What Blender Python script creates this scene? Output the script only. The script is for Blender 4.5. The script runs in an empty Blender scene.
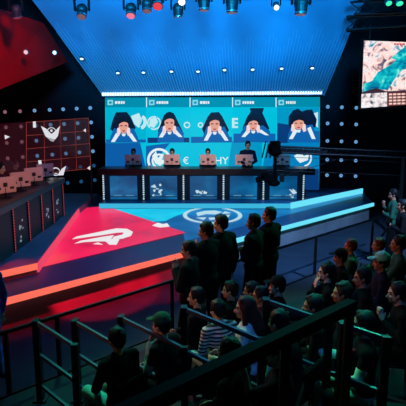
import bpy, bmesh, math, random
from mathutils import Vector, Matrix, Euler
random.seed(7)
R = math.radians
S = bpy.context.scene
C = S.collection
# ------------------------------------------------------------------ camera
CAMZ = 3.7; F = 500.0; TP = 91/500.0
PITCH = math.atan(TP)
cam = bpy.data.cameras.new('camera'); camo = bpy.data.objects.new('camera', cam); C.objects.link(camo)
cam.sensor_width = 36; cam.lens = F/406*36; camo.location = (0, 0, CAMZ)
camo.rotation_euler = (math.pi/2-PITCH, 0, 0); S.camera = camo
S.view_settings.view_transform = 'Standard'; S.view_settings.look = 'None'
S.view_settings.exposure = 0; S.view_settings.gamma = 1

def ray(px, py):
    x = (px-203)/F; y = -(py-203)/F
    c, s = math.cos(PITCH), math.sin(PITCH)
    return Vector((x, c + y*s, -s + y*c))
def at(px, py, Y):
    d = ray(px, py); k = Y/d.y
    return Vector((d.x*k, Y, CAMZ + d.z*k))
def G(px, py, z):
    d = ray(px, py); k = (z-CAMZ)/d.z
    return Vector((d.x*k, d.y*k, z))
# ------------------------------------------------------------------ materials
def lin(c):
    return tuple(((v/255)/12.92 if v/255 <= .04045 else ((v/255+.055)/1.055)**2.4) for v in c)
MATS = {}
def mat(name, col, rough=.6, metal=0, emit=None, strength=1.0, noise=0.0, scale=8, spec=.5, alpha=None):
    if name in MATS: return MATS[name]
    m = bpy.data.materials.new(name); m.use_nodes = True; nt = m.node_tree
    b = nt.nodes['Principled BSDF']; c = lin(col)
    b.inputs['Base Color'].default_value = (*c, 1); b.inputs['Roughness'].default_value = rough
    b.inputs['Metallic'].default_value = metal; b.inputs['Specular IOR Level'].default_value = spec
    if noise:
        tc = nt.nodes.new('ShaderNodeTexCoord'); n = nt.nodes.new('ShaderNodeTexNoise'); n.inputs['Scale'].default_value = scale
        n.inputs['Detail'].default_value = 4
        r = nt.nodes.new('ShaderNodeValToRGB')
        r.color_ramp.elements[0].position = .3; r.color_ramp.elements[1].position = .7
        r.color_ramp.elements[0].color = (*[v*(1-noise) for v in c], 1)
        r.color_ramp.elements[1].color = (*[min(1, v*(1+noise)) for v in c], 1)
        nt.links.new(tc.outputs['Object'], n.inputs['Vector']); nt.links.new(n.outputs['Fac'], r.inputs['Fac'])
        nt.links.new(r.outputs['Color'], b.inputs['Base Color'])
        bp = nt.nodes.new('ShaderNodeBump'); bp.inputs['Strength'].default_value = .15
        nt.links.new(n.outputs['Fac'], bp.inputs['Height']); nt.links.new(bp.outputs['Normal'], b.inputs['Normal'])
    if emit:
        e = lin(emit); b.inputs['Emission Color'].default_value = (*e, 1); b.inputs['Emission Strength'].default_value = strength
    if alpha is not None: b.inputs['Alpha'].default_value = alpha
    MATS[name] = m; return m
def glow(name, col, s=1.0): return mat(name, (8, 8, 8), .5, 0, col, s, spec=.1)
def ramp_emit(name, stops, scale, kind='noise', s=1.0, detail=5, distort=0.6, coord='Object'):
    m = bpy.data.materials.new(name); m.use_nodes = True; nt = m.node_tree; b = nt.nodes['Principled BSDF']
    tc = nt.nodes.new('ShaderNodeTexCoord')
    mp = nt.nodes.new('ShaderNodeMapping'); mp.inputs['Scale'].default_value = scale if isinstance(scale, tuple) else (scale,)*3
    n = nt.nodes.new('ShaderNodeTexNoise'); n.inputs['Scale'].default_value = 1; n.inputs['Detail'].default_value = detail; n.inputs['Distortion'].default_value = distort
    r = nt.nodes.new('ShaderNodeValToRGB'); el = r.color_ramp.elements
    for i, (p, c) in enumerate(stops):
        e = el[i] if i < 2 else el.new(p)
        e.position = p; e.color = (*lin(c), 1)
    nt.links.new(tc.outputs[coord], mp.inputs['Vector']); nt.links.new(mp.outputs['Vector'], n.inputs['Vector'])
    nt.links.new(n.outputs['Fac'], r.inputs['Fac'])
    b.inputs['Base Color'].default_value = (.01, .01, .01, 1); b.inputs['Roughness'].default_value = .35
    nt.links.new(r.outputs['Color'], b.inputs['Emission Color']); b.inputs['Emission Strength'].default_value = s
    MATS[name] = m; return m
# ------------------------------------------------------------------ object helpers
def tag(o, label=None, cat=None, group=None, kind=None):
    if label: o['label'] = label
    if cat: o['category'] = cat
    if group: o['group'] = group
    if kind: o['kind'] = kind
    return o
def empty(name, loc=(0, 0, 0), rz=0, label=None, cat=None, group=None):
    o = bpy.data.objects.new(name, None); C.objects.link(o); o.location = loc; o.rotation_euler = (0, 0, rz)
    o.empty_display_size = .1
    return tag(o, label, cat, group)
def build(name, bm, m, parent=None, smooth=False):
    me = bpy.data.meshes.new(name)
    bmesh.ops.recalc_face_normals(bm, faces=bm.faces)
    bm.to_mesh(me); bm.free()
    for x in (m if isinstance(m, (list, tuple)) else [m]): me.materials.append(x)
    if smooth: me.polygons.foreach_set('use_smooth', [True]*len(me.polygons))
    o = bpy.data.objects.new(name, me); C.objects.link(o)
    if parent: o.parent = parent
    return o
def B(): return bmesh.new()
def box(bm, c, s, rot=None, bev=0, mi=0):
    M = Matrix.Translation(c) @ (rot.to_matrix().to_4x4() if rot else Matrix.Identity(4)) @ Matrix.Diagonal((*s, 1))
    g = bmesh.ops.create_cube(bm, size=1, matrix=M)
    fs = {f for v in g['verts'] for f in v.link_faces}
    for f in fs: f.material_index = mi
    if bev:
        es = {e for f in fs for e in f.edges}
        bmesh.ops.bevel(bm, geom=list(es), offset=bev, segments=2, affect='EDGES')
    return bm
def frame(d):
    d = d.normalized(); up = Vector((0, 0, 1)) if abs(d.z) < .95 else Vector((1, 0, 0))
    a = d.cross(up).normalized(); return a, a.cross(d).normalized()
def bar(bm, p, q, r, r2=None, n=10, cap=True, mi=0):
    p = Vector(p); q = Vector(q); r2 = r if r2 is None else r2
    a, b = frame(q-p)
    L = [[bm.verts.new(P + (a*math.cos(t*2*math.pi/n) + b*math.sin(t*2*math.pi/n))*rr) for t in range(n)] for P, rr in ((p, r), (q, r2))]
    for i in range(n):
        bm.faces.new((L[0][i], L[0][(i+1) % n], L[1][(i+1) % n], L[1][i])).material_index = mi
    if cap:
        bm.faces.new(L[0][::-1]).material_index = mi; bm.faces.new(L[1]).material_index = mi
    return bm
def sqbar(bm, p, q, w, h, mi=0):
    p = Vector(p); q = Vector(q); a, b = frame(q-p)
    cs = [(-w/2, -h/2), (w/2, -h/2), (w/2, h/2), (-w/2, h/2)]
    L = [[bm.verts.new(P + a*x + b*y) for x, y in cs] for P in (p, q)]
    for i in range(4): bm.faces.new((L[0][i], L[0][(i+1) % 4], L[1][(i+1) % 4], L[1][i])).material_index = mi
    bm.faces.new(L[0][::-1]).material_index = mi; bm.faces.new(L[1]).material_index = mi
    return bm
def poly(bm, pts, mi=0):
    f = bm.faces.new([bm.verts.new(p) for p in pts]); f.material_index = mi; return f
def prism(bm, pts, d):
    """closed solid from outline pts extruded by vector d"""
    d = Vector(d); a = [bm.verts.new(p) for p in pts]; b = [bm.verts.new(Vector(p)+d) for p in pts]; n = len(pts)
    bm.faces.new(a); bm.faces.new(b[::-1])
    for i in range(n): bm.faces.new((a[i], b[i], b[(i+1) % n], a[(i+1) % n]))
    return bm
def ell(bm, c, r, rot=None, u=16, v=10):
    M = Matrix.Translation(c) @ (rot if rot is not None else Matrix.Identity(4)) @ Matrix.Diagonal((*r, 1))
    bmesh.ops.create_uvsphere(bm, u_segments=u, v_segments=v, radius=1, matrix=M); return bm
def cone(bm, p, q, r0, r1, n=12):
    """capsule with tapering radius"""
    p = Vector(p); q = Vector(q); d = q-p
    if d.length < 1e-5: return ell(bm, p, (r0,)*3)
    dn = d.normalized(); a, b = frame(d); rings = []
    for k in (-80, -50, -20): t = R(k); rings.append((p + dn*r0*math.sin(t), r0*math.cos(t)))
    for k in (20, 50, 80): t = R(k); rings.append((q + dn*r1*math.sin(t), r1*math.cos(t)))
    L = [[bm.verts.new(P + (a*math.cos(t*2*math.pi/n) + b*math.sin(t*2*math.pi/n))*rr) for t in range(n)] for P, rr in rings]
    for j in range(5):
        for i in range(n): bm.faces.new((L[j][i], L[j][(i+1) % n], L[j+1][(i+1) % n], L[j+1][i]))
    bm.faces.new(L[0][::-1]); bm.faces.new(L[-1]); return bm
def copy_tree(o, parent=None):
    c = o.copy(); C.objects.link(c); c.parent = parent
    for ch in list(o.children): copy_tree(ch, c)
    return c
def text_bm(s, size, M, extrude=0):
    cu = bpy.data.curves.new('t', 'FONT'); cu.body = s; cu.size = size; cu.align_x = 'CENTER'; cu.align_y = 'CENTER'; cu.extrude = extrude; cu.resolution_u = 3
    o = bpy.data.objects.new('t', cu); C.objects.link(o); bpy.context.view_layer.update()
    me = bpy.data.meshes.new_from_object(o.evaluated_get(bpy.context.evaluated_depsgraph_get()))
    bm = bmesh.new(); bm.from_mesh(me); bm.transform(M)
    bpy.data.objects.remove(o); bpy.data.curves.remove(cu); bpy.data.meshes.remove(me); return bm

black = mat('black_paint', (4, 4, 4), .8, noise=.3, scale=20, spec=.06)
black_metal = mat('black_metal', (9, 10, 12), .5, .2, spec=.3)
# stage-parallel axes
D = (G(373, 203, .65)-G(0, 300, .65)); D.z = 0; D.normalize()
N = Vector((D.y, -D.x, 0))        # towards the audience
UP = Vector((0, 0, 1))
# ------------------------------------------------------------------ room shell
concrete = mat('floor_paint', (40, 48, 60), .85, noise=.25, scale=1.5, spec=.15)
wallm = mat('navy_drape', (7, 15, 26), .9, noise=.3, scale=3)
ceilm = mat('ceiling_black', (6, 9, 12), .9)
bm = B(); box(bm, (0, 9, -.05), (30, 26, .1)); tag(build('floor', bm, concrete), kind='structure')
bm = B(); box(bm, (0, 19.0, 5.5), (30, .2, 11)); tag(build('wall_back', bm, wallm), kind='structure')
bm = B(); box(bm, (-11, 9, 5.5), (.2, 26, 11)); tag(build('wall_left', bm, wallm), kind='structure')
bm = B(); box(bm, (11, 9, 5.5), (.2, 26, 11)); tag(build('wall_right', bm, wallm), kind='structure')
bm = B(); box(bm, (0, 9, 11), (30, 26, .2)); tag(build('ceiling', bm, ceilm), kind='structure')

# ------------------------------------------------------------------ stage
ZL, ZU = .65, .85
deckm = mat('deck_blue', (4, 66, 100), .4, noise=.15, scale=2)
redglow = glow('strip_coral', (255, 112, 92), 1.0)
cyanglow = glow('strip_cyan', (105, 222, 245), 1.05)
fasc = mat('fascia_grey', (120, 120, 126), .6, noise=.2, scale=1.2)
stage = empty('stage', G(190, 250, 0), 0, 'low diagonal stage with glowing front edge, coral at left and cyan at right', 'stage')
SO = stage.location.copy()
def sp(v): return Vector(v)-SO
pcx = G(362, 188.5, ZU).x; fl = G(0, 300, ZL)-D*3.0; fr = G(373, 203, ZL)
bl = Vector((-9, 18.86, ZL))
out = [fl, fr, Vector((max(fr.x, pcx)+.15, 18.86, ZL)), bl, Vector((-9, fl.y, ZL))]
bm = B(); prism(bm, [sp(p)-Vector((0, 0, .06)) for p in out], (0, 0, .06)); build('deck', bm, deckm, stage)
bm = B(); prism(bm, [sp(Vector((p.x, p.y, 0)))-N*.12 if i < 2 else sp(Vector((p.x, p.y, 0))) for i, p in enumerate(out)], (0, 0, ZL-.06)); build('fascia', bm, fasc, stage)
mid = G(203, 247, ZL); mid = fl + D*((mid-fl).dot(D))
for a, b, m in ((fl, mid, redglow), (mid, fr, cyanglow)):
    bm = B(); sqbar(bm, sp(a)+N*.02-UP*.045, sp(b)+N*.02-UP*.045, .05, .11); tag(build('edge_strip', bm, m, stage), 'coral edge strip' if m is redglow else 'cyan edge strip')
# LED floor
z1 = ZL+.006
bluefloor = ramp_emit('led_floor_blue', [(.3, (0, 62, 118)), (.5, (0, 92, 158)), (.75, (2, 122, 190))], (.35, .5, 1))
fp = [(104, 205), (290, 207.5), (262, 214), (183, 234), (106, 206.5)]
frontR = G(362, 197, ZL)
bm = B(); poly(bm, [sp(G(x, y, z1)) for x, y in [(100, 206), (292, 206.5), (362, 194), (362, 196), (185, 241), (183, 233)]])
build('led_floor', bm, bluefloor, stage)
cyfloor = ramp_emit('led_floor_cyan', [(.3, (0, 150, 200)), (.7, (20, 205, 232))], (.5, 1, 1))
bm = B(); poly(bm, [sp(G(x, y, z1+.003)) for x, y in [(104, 206.5), (200, 205.8), (262, 206), (205, 207.5), (190, 211), (176, 216), (165, 221), (150, 222), (140, 219)]])
tag(build('floor_swoosh', bm, cyfloor, stage), 'bright cyan swoosh on the floor')
magfloor = ramp_emit('led_floor_magenta', [(.25, (150, 40, 80)), (.42, (225, 22, 78)), (.6, (240, 30, 88)), (.8, (240, 84, 70))], (.55, .45, 1))
bm = B(); poly(bm, [sp(G(x, y, z1+.006)) for x, y in [(80, 208), (106, 206), (186, 232.6), (38, 268)]])
tag(build('floor_panel', bm, magfloor, stage), 'magenta triangular floor panel')
whitelogo = glow('logo_white', (240, 238, 240), .95)
bm = B()
for pl in ([(71.9, 239.1), (76.8, 236.4), (116.2, 228.3), (127, 228.7), (133, 231.8), (131, 235.8), (122, 238.7), (112, 239.2), (114, 236.5), (122.5, 234.5), (123.5, 232.3), (117, 232.6), (101, 235.2)],
           [(74, 243.6), (80.8, 240.6), (103, 236.6), (114, 235), (111, 239.2), (119.5, 239), (116.6, 244.6), (109.3, 244.6), (105.4, 241.3), (97.5, 241.3), (84.7, 241.9)],
           [(92.6, 244), (98, 242.3), (103.4, 244.6)]):
    poly(bm, [sp(G(x, y, z1+.012)) for x, y in pl])
build('floor_logo', bm, whitelogo, stage)
bm = B(); poly(bm, [sp(G(x, y, z1+.012)) for x, y in [(152, 225.5), (158, 222.5), (163, 224), (167, 223), (170, 226.5), (160, 227.5)]]); build('floor_logo', bm, whitelogo, stage)
# ring emblem
cc = G(212.5, 214.7, z1+.012)
rx = abs(G(242, 214.7, z1).x-cc.x); ry = abs(G(212.5, 207.5, z1).y-cc.y)
bm = B(); n = 48
def ringpts(k): return [cc + Vector((math.cos(i*2*math.pi/n)*rx*k, math.sin(i*2*math.pi/n)*ry*k, 0)) for i in range(n)]
o1 = [bm.verts.new(sp(p)) for p in ringpts(1)]; i1 = [bm.verts.new(sp(p)) for p in ringpts(.86)]
for i in range(n): bm.faces.new((o1[i], o1[(i+1) % n], i1[(i+1) % n], i1[i]))
for pl in ([(-.5, -.15), (-.2, .1), (.1, .05), (.35, .35), (.1, .55), (-.25, .5), (-.55, .25)],
           [(-.1, -.6), (.45, -.45), (.6, 0), (.25, -.05), (.2, -.3), (-.15, -.35)],
           [(-.55, -.35), (-.3, -.6), (-.2, -.3)], [(.3, .1), (.65, .2), (.45, .45)]):
    poly(bm, [sp(cc + Vector((a*rx, b*ry, 0))) for a, b in pl])
tag(build('floor_emblem', bm, glow('emblem_white', (190, 228, 240), .9), stage), 'white ring emblem on the blue floor')

# blue riser (under the desk)
blr = empty('riser', (0, 16.5, ZL), 0, 'raised blue platform with pale glowing lip under the long desk', 'platform')
def bp_(v): return Vector(v)-Vector((0, 16.5, ZL))
pA = G(100, 202.3, ZU); pB = G(291, 203.6, ZU); pC = G(362, 188.5, ZU)
pA.y = pB.y = (pA.y+pB.y)/2
o_ = [pA, pB, pC, Vector((pC.x+.02, 18.84, ZU)), Vector((pA.x-.1, 18.84, ZU))]
bluef = mat('riser_blue', (18, 88, 128), .4, noise=.1)
bm = B(); prism(bm, [bp_(p) for p in o_], (0, 0, -.2)); build('deck', bm, bluef, blr)
bm = B(); sqbar(bm, bp_(pA)+Vector((0, -.02, -.095)), bp_(pB)+Vector((0, -.02, -.095)), .04, .15)
tag(build('edge_strip', bm, glow('strip_blue', (60, 185, 225), .95), blr), 'pale blue edge strip')
dn_ = (pC-pB).normalized(); dn_ = Vector((dn_.y, -dn_.x, 0)); bm = B(); sqbar(bm, bp_(pB)+dn_*.02-UP*.09, bp_(pC)+dn_*.02-UP*.09, .05, .19); tag(build('edge_strip', bm, cyanglow, blr), 'cyan edge strip')
# red riser
rdr = empty('riser', (-5, 12, ZL), 0, 'raised platform with coral glowing lip at the far left of the stage', 'platform')
def rp_(v): return Vector(v)-Vector((-5, 12, ZL))
qA = G(36.5, 263.5, ZU); qB = G(78, 208.5, ZU); qL = qA-D*3.2
o_ = [qL, qA, qB, Vector((qB.x, 17.5, ZU)), Vector((-8.5, 17.5, ZU)), Vector((-8.5, qL.y, ZU))]
bm = B(); prism(bm, [rp_(p) for p in o_], (0, 0, -.2)); build('deck', bm, fasc, rdr)
bm = B(); sqbar(bm, rp_(qL)+N*.02-UP*.05, rp_(qA)+N*.02-UP*.05, .04, .12); tag(build('edge_strip', bm, redglow, rdr), 'coral edge strip')
side = (qB-qA).normalized(); sn = Vector((side.y, -side.x, 0))
bm = B(); sqbar(bm, rp_(qA)+sn*.02-UP*.09, rp_(qB)+sn*.02-UP*.09, .04, .17); tag(build('edge_strip', bm, glow('strip_pink', (240, 70, 105), .9), rdr), 'pink edge strip')

# ------------------------------------------------------------------ main LED wall with its pictures
YS = 18.0
def sc(px, py, k=0): return at(px, py, YS-.02*k)
scr = empty('led_wall', at(212, 200, YS), 0, 'wide cyan LED wall behind the desk showing five player portraits', 'screen')
so = scr.location.copy()
def spoly(name, pls, m, k, label=None):
    bm = B()
    for pl in pls: poly(bm, [sc(x, y, k)-so for x, y in pl])
    o = build(name, bm, m, scr)
    if label: o['label'] = label
    return o
bm = B(); prism(bm, [sc(x, y)-so for x, y in [(103.5, 95.8), (321, 95.3), (320, 190), (105, 190)]], (0, .15, 0)); build('cabinet', bm, black, scr)
cy = glow('px_cyan', (4, 192, 222)); cyd = glow('px_teal', (0, 138, 168)); bl_ = glow('px_blue', (12, 92, 168)); bld = glow('px_deepblue', (8, 58, 120))
wh = glow('px_white', (225, 240, 245)); blk = glow('px_black', (10, 16, 34)); skn = glow('px_skin', (228, 160, 140)); jer = glow('px_jersey', (14, 98, 172)); lip = glow('px_lip', (170, 60, 70))
spoly('picture', [[(105, 97.5), (320, 97), (319, 190), (106, 190)]], cy, .6, 'cyan picture background')
spoly('header_bar', [[(105, 97.5), (320, 97), (320, 107), (105, 107.3)]], cyd, 1, 'darker header bar with names')
cols = [105, 146.5, 190, 232.5, 276, 320]
# lower band shapes
spoly('picture_shape', [[(105.5, 143), (140, 142), (146, 169), (106, 169)]], bl_, 1.05)
spoly('picture_shape', [[(146, 146), (170, 143), (156, 160), (148, 169), (146, 169)]], jer, 1.1)
spoly('picture_shape', [[(268, 140), (320, 139), (319, 170), (262, 170)]], glow('px_mid', (4, 128, 190)), 1.05)
spoly('picture_shape', [[(106, 169), (319, 169), (319, 190), (106, 190)]], bld, 1.1)
spoly('picture_shape', [[(232, 141), (262, 140.6), (262, 168), (228, 168)]], glow('px_c2', (0, 150, 196)), 1.02)
def band(x0, x1, y0, y1, nseed, m, k):
    rnd = random.Random(nseed); pls = []; x = x0
    while x < x1-1:
        w = rnd.uniform(1.2, 2.6); pls.append([(x, y0), (min(x+w, x1), y0), (min(x+w, x1), y1), (x, y1)]); x += w+.55
    return pls
ic = []; nm = []
for i in range(5):
    x0 = cols[i]
    ic += [[(x0+2.5, 100), (x0+8, 99.8), (x0+8, 105), (x0+2.5, 105.2)]]
    nm += band(x0+10, x0+20+(i % 2)*3, 101.2, 103.8, i, wh, 2)
spoly('name_text', nm, wh, 1.5)
spoly('header_icon', ic, glow('px_pale', (130, 215, 228)), 1.5)
spoly('header_icon', [[(x+4, 101.5), (x+6.6, 101.4), (x+6.6, 103.6), (x+4, 103.7)] for x in cols[:5]], cyd, 2)
spoly('divider', [[(x-.4, 97.4), (x+.5, 97.4), (x+.5, 107), (x-.4, 107)] for x in cols[1:5]], wh, 1.6)
# white emblem marks between the portraits
def arc(cx, cy_, r0, r1, a0, a1, n=10):
    o = [(cx+math.cos(R(a0+(a1-a0)*i/n))*r0, cy_+math.sin(R(a0+(a1-a0)*i/n))*r0) for i in range(n+1)]
    return o + [(cx+math.cos(R(a1-(a1-a0)*i/n))*r1, cy_+math.sin(R(a1-(a1-a0)*i/n))*r1) for i in range(n+1)]
pale = glow('px_mark', (190, 232, 238))
spoly('emblem', [arc(154, 123, 7, 5.6, -60, 120), arc(139, 122, 8, 4.5, -60, 70), [(131, 116), (139, 113), (142, 120), (139, 128), (134, 124)], arc(154, 123, 7, 5.6, 130, 290),
                 [(150, 119), (156, 117), (158, 122), (154, 128), (149, 126)], arc(187, 125, 3.4, 2, 0, 350), [(232, 118), (238, 118), (238, 120), (234.5, 120), (234.5, 122), (238, 122), (238, 124), (234.5, 124), (234.5, 126), (238, 126), (238, 128), (232, 128)],
                 arc(200.5, 125, 2.8, 1.5, 0, 350), [(311, 114), (318, 112), (318, 128), (314, 124)]], pale, 1.2)
spoly('emblem', [arc(159, 160, 12, 9.5, 150, 330), arc(159, 161, 7.5, 5.5, 120, 300), [(152, 156), (156, 151), (158, 158), (164, 153), (162, 160), (168, 160), (160, 166), (155, 163)],
                 arc(303, 158, 9, 7.4, -110, 80), [(294, 156), (300, 152), (304, 156), (309, 154), (308, 160), (300, 163), (297, 160)]], wh, 1.7)
# the five portraits
hand_m = glow('px_hand', (240, 214, 212))
PT = [dict(f=(123.6, 122, 133.2, 4.7), ch=[(110.2, 129), (113, 119), (116, 112.3), (126.8, 112), (130, 116), (135.8, 127.8), (133, 131), (112, 131)], a=((117.5, 134.5, 111.5, 142), (130, 134.5, 136.5, 141.6))),
      dict(f=(169.4, 118.6, 131.4, 4.9), ch=[(158, 131), (163, 117.5), (166, 113), (169.5, 111.6), (173.5, 113), (176, 117.5), (184, 134), (182, 137), (159, 137)], a=((164.6, 131.5, 159.4, 137.4), (174.8, 131.5, 182, 137))),
      dict(f=(214.6, 120, 131.6, 5), ch=[(202, 129), (207.5, 117), (211, 112.5), (219, 112), (222, 116), (229, 130), (227, 134), (204, 134)], a=((210.3, 132, 204.4, 140.6), (221, 132, 228, 140.6))),
      dict(f=(253.2, 120.6, 130.4, 4.8), ch=[(242.4, 128.4), (247, 117), (250.5, 112), (249.8, 108), (264, 108), (262.5, 113), (269.4, 128.4), (267, 132), (244, 132)], a=((248.6, 131, 242, 137), (259.6, 131, 268.5, 135.2))),
      dict(f=(298.6, 120, 129.5, 5.4), ch=[(288.4, 125), (288.6, 116.4), (293, 110.4), (298, 108.6), (302, 111.5), (306, 110), (312, 109.4), (316.8, 119.6), (315.6, 127), (308, 130), (291, 129)], a=((296, 130, 289.5, 139), (309, 128, 315, 139)))]
navy_ = glow('px_navy', (8, 22, 52)); white_e = glow('px_sleeve', (222, 238, 246))
def portrait(i):
    x0, x1 = cols[i]+1, cols[i+1]-.6; P = PT[i]; fx, y0, y1, w = P['f']
    spoly('portrait_background', [[(x0, 107.5), (x1, 107.2), (x1, 142.6), (x0, 143.2)]], glow('px_feed%d' % i, [(0, 176, 208), (4, 192, 220), (0, 196, 222), (0, 190, 218), (0, 150, 196)][i]), 1.1)
    yd = [139.5, 137.6, 136.8, 133.6, 131][i]
    spoly('portrait_desk', [[(x0, yd), (fx-9, yd), (fx-9, 142.8), (x0, 143)], [(fx+9, yd), (x1, yd), (x1, 142.4), (fx+9, 142.6)]], jer if i != 1 else bld, 1.3)
    if i == 4: spoly('portrait_desk', [[(277.4, 123), (291, 125), (288, 143), (277.4, 143)]], bld, 1.35)
    spoly('portrait_chair', [P['ch']], navy_, 1.6)
    (ax, ay, bx, by), (cx_, cy2, dx_, dy_) = P['a']
    spoly('portrait_jersey', [[(bx-2, 142.6), (bx-1.5, by-4), (ax-3.6, y1-5), (fx, y1-3), (cx_+3.6, y1-5), (dx_+1.5, dy_-4), (dx_+2, 142.5)]], jer, 2)
    spoly('portrait_sleeve', [[(ax-1.5, ay-1.5), (ax+1.8, ay+.6), (bx+3.2, by), (bx-.6, by)], [(cx_-1.8, cy2+.6), (cx_+1.5, cy2-1.5), (dx_+.6, dy_), (dx_-3.2, dy_)], [(fx-2.2, y1+.4), (fx+2.4, y1+.4), (fx+1.2, y1+3), (fx-1, y1+3)]], white_e, 2.4)
    spoly('portrait_face', [[(fx-w, y0-1), (fx+w, y0-1), (fx+w*.98, y0+5), (fx+w*.7, y1-2.4), (fx+w*.3, y1), (fx-w*.3, y1), (fx-w*.75, y1-2.4), (fx-w*.98, y0+5)]], skn, 2.8)
    spoly('portrait_hair', [[(fx-w-.8, y0+3), (fx-w-1.1, y0-3), (fx-w*.5, y0-6), (fx+w*.5, y0-6), (fx+w+1.1, y0-3), (fx+w+.8, y0+3), (fx+w*.75, y0+.6), (fx+w*.1, y0-.2), (fx-w*.6, y0+.9)]], blk, 3.2)
    h = (y1-y0)
    spoly('portrait_features', [[(fx-w*.7, y0+h*.28), (fx-w*.22, y0+h*.28), (fx-w*.22, y0+h*.38), (fx-w*.7, y0+h*.38)], [(fx+w*.22, y0+h*.28), (fx+w*.7, y0+h*.28), (fx+w*.7, y0+h*.38), (fx+w*.22, y0+h*.38)]], glow('px_brow', (96, 50, 62)), 3.5)
    spoly('portrait_mouth', [[(fx-w*.3, y0+h*.74), (fx+w*.34, y0+h*.74), (fx+w*.2, y0+h*.86), (fx-w*.2, y0+h*.86)]], lip, 3.6)
    spoly('portrait_hand', [[(fx-w-1.6, y1-5), (fx-w+.6, y1-6), (fx-w+2, y1-1), (fx-w+.4, y1+2.6), (fx-w-2.2, y1+1.4)], [(fx+w+1.6, y1-5), (fx+w-.6, y1-6), (fx+w-2, y1-1), (fx+w-.4, y1+2.6), (fx+w+2.2, y1+1.4)]], hand_m, 3.4)
for i in range(5): portrait(i)
def stext(s, px, py, hpx, k):
    p = sc(px, py, k)-so; size = hpx/F*YS*1.38
    M = Matrix.Translation(p) @ Euler((math.pi/2, 0, 0)).to_matrix().to_4x4() @ Matrix.Diagonal((size, size, 1, 1))
    bm = text_bm(s, 1, M)
    build('picture_text', bm, wh, scr)
stext('€', 186, 161, 7, 1.9); stext('HY', 221.5, 161, 7.6, 1.9)
# glowing serrated strip over the LED wall
bm = B(); bm2 = B()
stl = so
for i in range(88):
    a = at(103+i*2.5, 94.2-i*.018, 17.28)-stl; box(bm, a, (.062, .05, .1))
sqbar(bm2, at(102, 94.4, 17.34)-stl, at(323, 92.7, 17.34)-stl, .05, .13); box(bm2, at(212, 94, 17.66)-stl, (7.2, .6, .05))
st = build('light_strip', bm2, mat('strip_housing', (60, 70, 90), .5, emit=(60, 120, 190), strength=.6), scr); build('diode_row', bm, glow('strip_white', (190, 225, 255), 2.2), st)

# ------------------------------------------------------------------ blue ribbed canopy above
cano = empty('canopy', (0, 17.5, 4.4), 0, 'ribbed canopy over the blue side, washed in bright blue light', 'canopy')
co = cano.location.copy()
pl0 = at(103, 91.5, 17.5); pr0 = at(324, 90, 17.5)
z0 = (pl0.z+pr0.z)/2; tl = at(32, 0, 12.5); tr = at(365, 0, 12.5); 
sl = (tl.z-z0)/5.0
YE = 9.2
zE = z0+(17.5-YE)*sl
xl = lambda Y: pl0.x+(tl.x-pl0.x)*(17.5-Y)/5; xr = lambda Y: pr0.x+(tr.x-pr0.x)*(17.5-Y)/5
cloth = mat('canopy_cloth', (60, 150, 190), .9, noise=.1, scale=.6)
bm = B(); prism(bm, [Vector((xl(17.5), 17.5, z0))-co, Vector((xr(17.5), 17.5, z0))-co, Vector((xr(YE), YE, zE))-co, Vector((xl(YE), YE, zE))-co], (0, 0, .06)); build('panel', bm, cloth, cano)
bm = B()
for i in range(89):
    t = i/88
    f_ = .30+.05*math.sin(i*.9)+.2*abs(t-.5)
    Y2 = 17.5-8*f_*1.15
    a = Vector((xl(17.5)*(1-t)+xr(17.5)*t, 17.5, z0-.04)); b = Vector((xl(Y2)*(1-t)+xr(Y2)*t, Y2, z0+(17.5-Y2)*sl-.01))
    a_ = a-co; b_ = b-co; w_ = Vector((.014, 0, 0)); h_ = Vector((0, 0, -.13)); v_ = [bm.verts.new(p) for p in (a_-w_, a_+w_, b_+w_*.3, b_-w_*.3, a_-w_+h_, a_+w_+h_)]
    for f4 in ((0, 1, 2, 3), (4, 5, 2, 3), (0, 1, 5, 4)): bm.faces.new([v_[k_] for k_ in f4])
    bm.faces.new([v_[0], v_[3], v_[4]]); bm.faces.new([v_[1], v_[2], v_[5]])
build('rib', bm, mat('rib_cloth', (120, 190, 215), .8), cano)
# round lamps on the canopy
lampw = glow('lamp_white', (190, 240, 250), 2.2); rim = mat('lamp_rim', (20, 60, 90), .5)
def disc_lamp(name, p, r, axis, m, label, group, cat='light'):
    t = empty(name, p, 0, label, cat, group)
    bm = B(); bar(bm, axis*0, axis*.05, r*1.25, r*1.25, 16); build('bezel', bm, rim, t)
    bm = B(); bar(bm, axis*.045, axis*.065, r, r*.8, 16); build('lens', bm, m, t)
    return t
nrm = Vector((0, -sl, -1)).normalized()
for px, py in ((82, 53), (118, 67.5), (143.5, 67), (171.5, 66), (198, 66), (224.5, 64.5), (252.5, 64), (281.5, 63), (312, 62.5)):
    d = ray(px, py)    # hit canopy plane: z = z0+(17.5-Y)*sl
    k = (z0+17.5*sl-CAMZ)/(d.z+d.y*sl); p = Vector((0, 0, CAMZ))+d*k
    disc_lamp('round_lamp', p+nrm*.13, .056, nrm, lampw, 'small round white lamp in the row across the blue canopy', 'round lamps on the blue canopy')
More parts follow.
